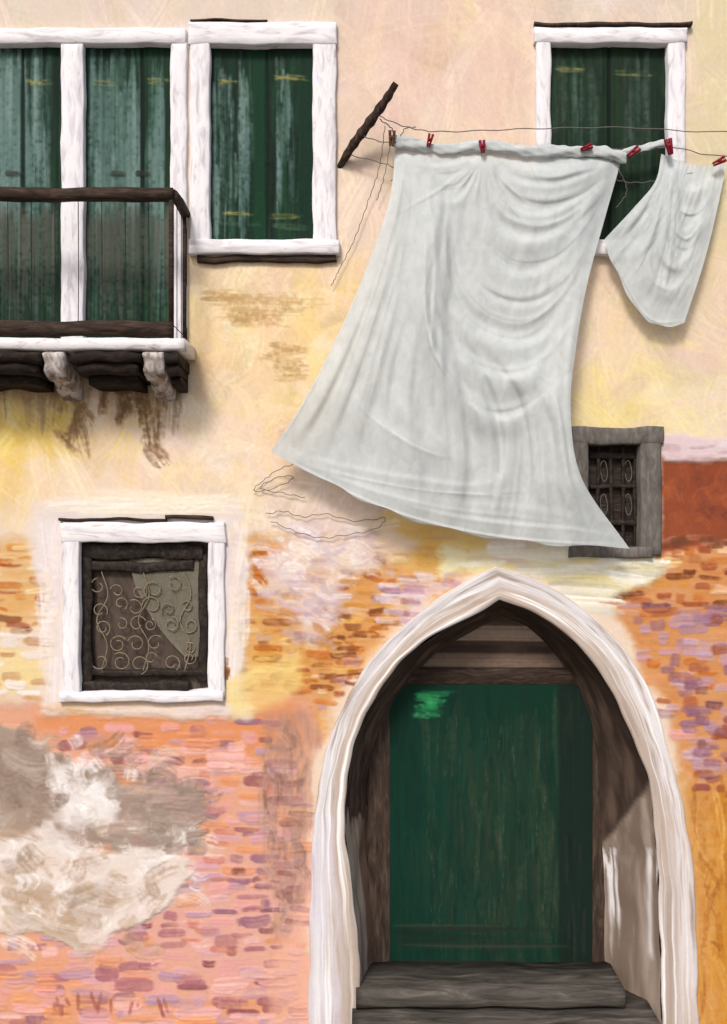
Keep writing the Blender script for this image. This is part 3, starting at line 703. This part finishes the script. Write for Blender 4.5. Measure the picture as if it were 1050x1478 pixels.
F2=[[(702,220),(745,244),(800,250),(850,242),(886,234)],
    [(701,222),(738,262),(798,276),(855,258),(890,238)],
    [(700,224),(722,288),(780,312),(840,290),(888,246)],
    [(698,226),(704,318),(756,352),(824,334),(880,262)],
    [(690,230),(684,340),(738,398),(812,380),(872,290)],
    [(670,240),(660,370),(712,440),(796,436),(860,330)],
    [(650,240),(640,400),(690,482),(780,490),(848,390)],
    [(634,240),(622,430),(668,520),(760,548),(838,460)],
    [(620,240),(612,450),(650,560),(730,610),(826,540)]]
F3=[[(600,222),(622,240),(655,240),(692,222)],[(602,226),(628,258),(664,256),(694,226)],[(606,232),(640,290),(676,280),(696,232)]]
F4=[[(650,440),(715,550),(737,640),(724,720),(712,776)],
    [(690,470),(760,570),(780,680),(775,782)],
    [(740,480),(800,590),(815,690),(830,786)],
    [(842,380),(812,500),(812,610),(836,720),(870,786)],
    [(850,380),(826,520),(828,620),(850,710),(895,788)]]
F5=[[(620,400),(600,540),(596,656),(610,748)],[(640,460),(660,580),(668,680),(655,762)],[(660,480),(700,600),(712,690),(700,772)]]
F6=[[(400,650),(480,676),(600,694),(690,700),(750,680)],[(420,662),(520,700),(640,726),(780,740),(868,760)],[(440,675),(540,716),(660,752),(800,770),(890,780)]]
F7=[[(470,520),(520,600),(600,650),(700,680)],[(520,450),(560,560),(620,630),(690,660)]]
rid=family(F1,13,.046,.4,4,.008,4.5)+family(F2,13,.040,.45,4,.007,4.4)+family(F3,6,.014,.4,2)+family(F4,15,.060,-.4,4,.008,5)+family(F5,15,.044,.3,3,.008,5)+family(F6,10,.012,.3,2)+family(F7,13,.014,.3,1)
for k in range(9):
    a=math.radians(60+k*9); l=U_(50,130); rid.append(([(697,220),(697+math.cos(a)*l*.5*1.3,222+math.sin(a)*l*.5),(697+math.cos(a)*l*1.5,222+math.sin(a)*l*.95)],3,.007,0))
rid.append(([(396,654),(450,683),(520,719),(600,749),(700,772),(800,783),(904,787)],2.2,.008,0)); rid.append(([(566,230),(524,398),(482,498),(434,590),(400,645)],2.2,.006,0))
def dsheet(u,v,p):
    return .10+.12*np.sin(np.clip(v,0,1)*math.pi*.62)**1.2+.05*np.sin(u*math.pi)*v - .012*np.cos(u*6.283*2)*(1-v)+.03*np.sin(u*13+v*3)*v**1.5
cloth('bed_sheet',[(572,200),(600,212),(640,218),(697,210),(760,222),(830,226),(898,228)],
      [(391,652),(420,668),(450,684),(490,702),(520,722),(560,734),(600,753),(650,762),(700,776),(760,780),(800,788),(850,787),(909,792)],
      [(572,200),(562,290),(524,400),(480,500),(432,590),(391,652)],
      [(898,228),(872,320),(848,410),(832,500),(824,590),(840,690),(909,792)],400,440,rid,dsheet,.008)
def hem(keys,r0,dep=.125):
    c=catmull(keys,26); n=len(c); m=18; V=[]
    for i,(x,y) in enumerate(c):
        rr=r0*(1+.22*wob(x*1.5,3,1)+.1*math.sin(x*.31)); rr=max(rr,r0*.5)
        if i in(0,n-1): rr*=.3
        for k in range(m):
            a=6.283*k/m; q=rr*(1+.16*math.sin(3*a+x*.09)+.09*math.sin(5*a-x*.21))
            p=P(x,y,dep); V.append((p[0],p[1]+q*.55*math.cos(a),p[2]+q*math.sin(a)))
    F=[(i*m+k,i*m+(k+1)%m,(i+1)*m+(k+1)%m,(i+1)*m+k) for i in range(n-1) for k in range(m)]
    return V,F
Vh,Fh=hem([(564,203),(600,209),(650,216),(700,210),(760,218),(820,218),(870,220),(905,228)],.034)
V2,F2h=hem([(880,228),(905,219),(930,214),(952,208),(970,206)],.024,.115)
o=len(Vh); hemo=mesh_obj('rolled_hem',Vh+V2,Fh+[tuple(q+o for q in t) for t in F2h],M['cloth'])
hemo.parent=bpy.data.objects['bed_sheet']
G1=[[(960,235),(930,300),(890,345)],[(964,235),(940,330),(905,390)],[(968,235),(955,350),(930,430)],[(975,240),(975,360),(955,455)]]
G2=[[(972,235),(985,275),(1015,275),(1042,245)],[(972,240),(978,320),(1005,330),(1040,255)],[(966,250),(960,350),(990,380),(1032,290)],[(950,290),(935,390),(970,420),(1014,370)]]
rid2=family(G1,9,.018,.3,3)+family(G2,9,.020,.4,3)
rid2.append(([(876,347),(896,395),(925,447),(950,465),(986,463)],2,.006,0))
cloth('pillowcase',[(955,222),(985,234),(1015,240),(1049,236)],[(873,345),(880,372),(893,395),(905,425),(922,448),(936,464),(950,468),(968,472),(988,466)],
      [(955,222),(946,262),(915,300),(873,345)],[(1049,236),(1036,300),(1016,380),(988,466)],150,190,rid2,lambda u,v,p:.085+.045*np.sin(v*2.2),.005)
pp=[P(572,120,.30),P(556,146,.25),P(530,182,.17),P(508,212,.10),P(490,242,-.02)]
tube('wooden_pole',[[tuple(q) for q in catmull(pp,6)]],.036,M['wood'],None,4,radii=[.6+.35*math.sin(3.0*i/24)+.1*math.sin(i*1.9)+.06*math.sin(i*4.1) for i in range(25)])
cl=empty('clothesline')
def cord(keys,n=10,j=.004):
    c=catmull([P(*k) for k in keys],n); c=c+np.array([[j*math.sin(i*2.1),0,j*math.sin(i*1.3+1)] for i in range(len(c))]); return [tuple(q) for q in c]
lines=[cord([(548,168,.27),(590,184,.2),(640,190,.15),(760,186,.13),(900,184,.13),(1060,190,.13),(1300,170,.13)]),
       cord([(522,196,.17),(560,206,.14),(640,214,.125),(760,216,.122),(900,216,.12),(968,212,.115),(1060,226,.115),(1300,214,.12)]),
       cord([(548,172,.26),(566,186,.2),(572,206,.14),(585,186,.14),(600,184,.14)]),
       cord([(500,222,.08),(560,238,.1),(575,250,.1),(565,262,.1)])]
tube('taut_lines',lines,.0036,M['cord'],cl,2)
lines=[cord([(556,182,.23),(548,240,.1),(532,290,.05),(512,345,.04),(492,385,.04),(479,412,.035)]),
       cord([(566,196,.15),(556,250,.08),(544,290,.05)]),
       cord([(430,668,.12),(402,678,.05),(380,694,.03),(366,708,.03),(392,706,.03),(424,690,.04),(404,688,.05),(376,704,.03),(410,712,.03),(440,718,.03)],8,.005),
       cord([(384,742,.03),(410,738,.03),(436,746,.03),(470,742,.03),(512,752,.03),(556,748,.03),(540,764,.03),(500,772,.03),(462,776,.03),(424,766,.03),(392,752,.03)],8,.006),
       cord([(870,250,.11),(900,262,.08),(940,262,.08),(1000,250,.09)]),cord([(892,240,.11),(905,275,.08),(890,300,.07)])]
tube('slack_cords',lines,.0026,M['cord'],cl,2)
def peg(x,y,ang,mat,d=.15,s=1.0,parent=None):
    b=Build(); c,si=math.cos(ang),math.sin(ang)
    def q(u,v): return (x+s*(u*c-v*si),y+s*(u*si+v*c))
    b.quadbox([q(-6,-11),(q(-1,-11)),q(-.5,13),q(-3.5,13)],d-.012,d+.012,jit=.2,bev=1)
    b.quadbox([q(1,-11),(q(6,-11)),q(3.5,13),q(.5,13)],d-.012,d+.012,jit=.2,bev=1)
    b.quadbox([q(-4,-3),(q(4,-3)),q(4,2),q(-4,2)],d-.015,d+.016,jit=.2,bev=1)
    return b.make('clothes_peg',mat)
for (x,y,a,m_,s_) in [(566,198,.05,'pegb',.9),(621,201,.25,'peg',.75),(697,210,-.1,'peg',.75),(848,212,1.2,'peg',.7),(916,218,.9,'peg',.85),(967,210,-.2,'peg',.95),(1040,232,1.1,'peg',.8)]:
    peg(x,y,a,M[m_],.165,s_)
# ================================================================ LIGHT, CAMERA
el,az=math.radians(44),math.radians(18)
sun=bpy.data.lights.new('sun','SUN'); sun.energy=2.8; sun.angle=math.radians(13); sun.color=(1,.95,.89)
so=bpy.data.objects.new('sun',sun); COL.objects.link(so); so.location=(-2,-6,10)
dirv=Vector((math.sin(az)*math.cos(el),math.cos(az)*math.cos(el),-math.sin(el)))
so.rotation_euler=dirv.to_track_quat('-Z','Y').to_euler()
w=bpy.data.worlds.new('World'); bpy.context.scene.world=w; w.use_nodes=True
nt=w.node_tree; sk=nt.nodes.new('ShaderNodeTexSky'); sk.sky_type='NISHITA'; sk.sun_disc=False; sk.sun_elevation=el; sk.sun_rotation=math.pi+az
sk.dust_density=4.0; sk.air_density=.9
nt.links.new(sk.outputs[0],nt.nodes['Background'].inputs[0]); nt.nodes['Background'].inputs[1].default_value=.14
cam=bpy.data.cameras.new('camera'); co=bpy.data.objects.new('camera',cam); COL.objects.link(co)
cam.sensor_fit='VERTICAL'; cam.sensor_height=36; cam.lens=36*D/(1478*S); cam.clip_end=500
co.location=(0,-D,ZC); co.rotation_euler=(math.radians(90),0,0)
bpy.context.scene.camera=co
vs=bpy.context.scene.view_settings; vs.view_transform='Standard'; vs.look='None'; vs.exposure=0
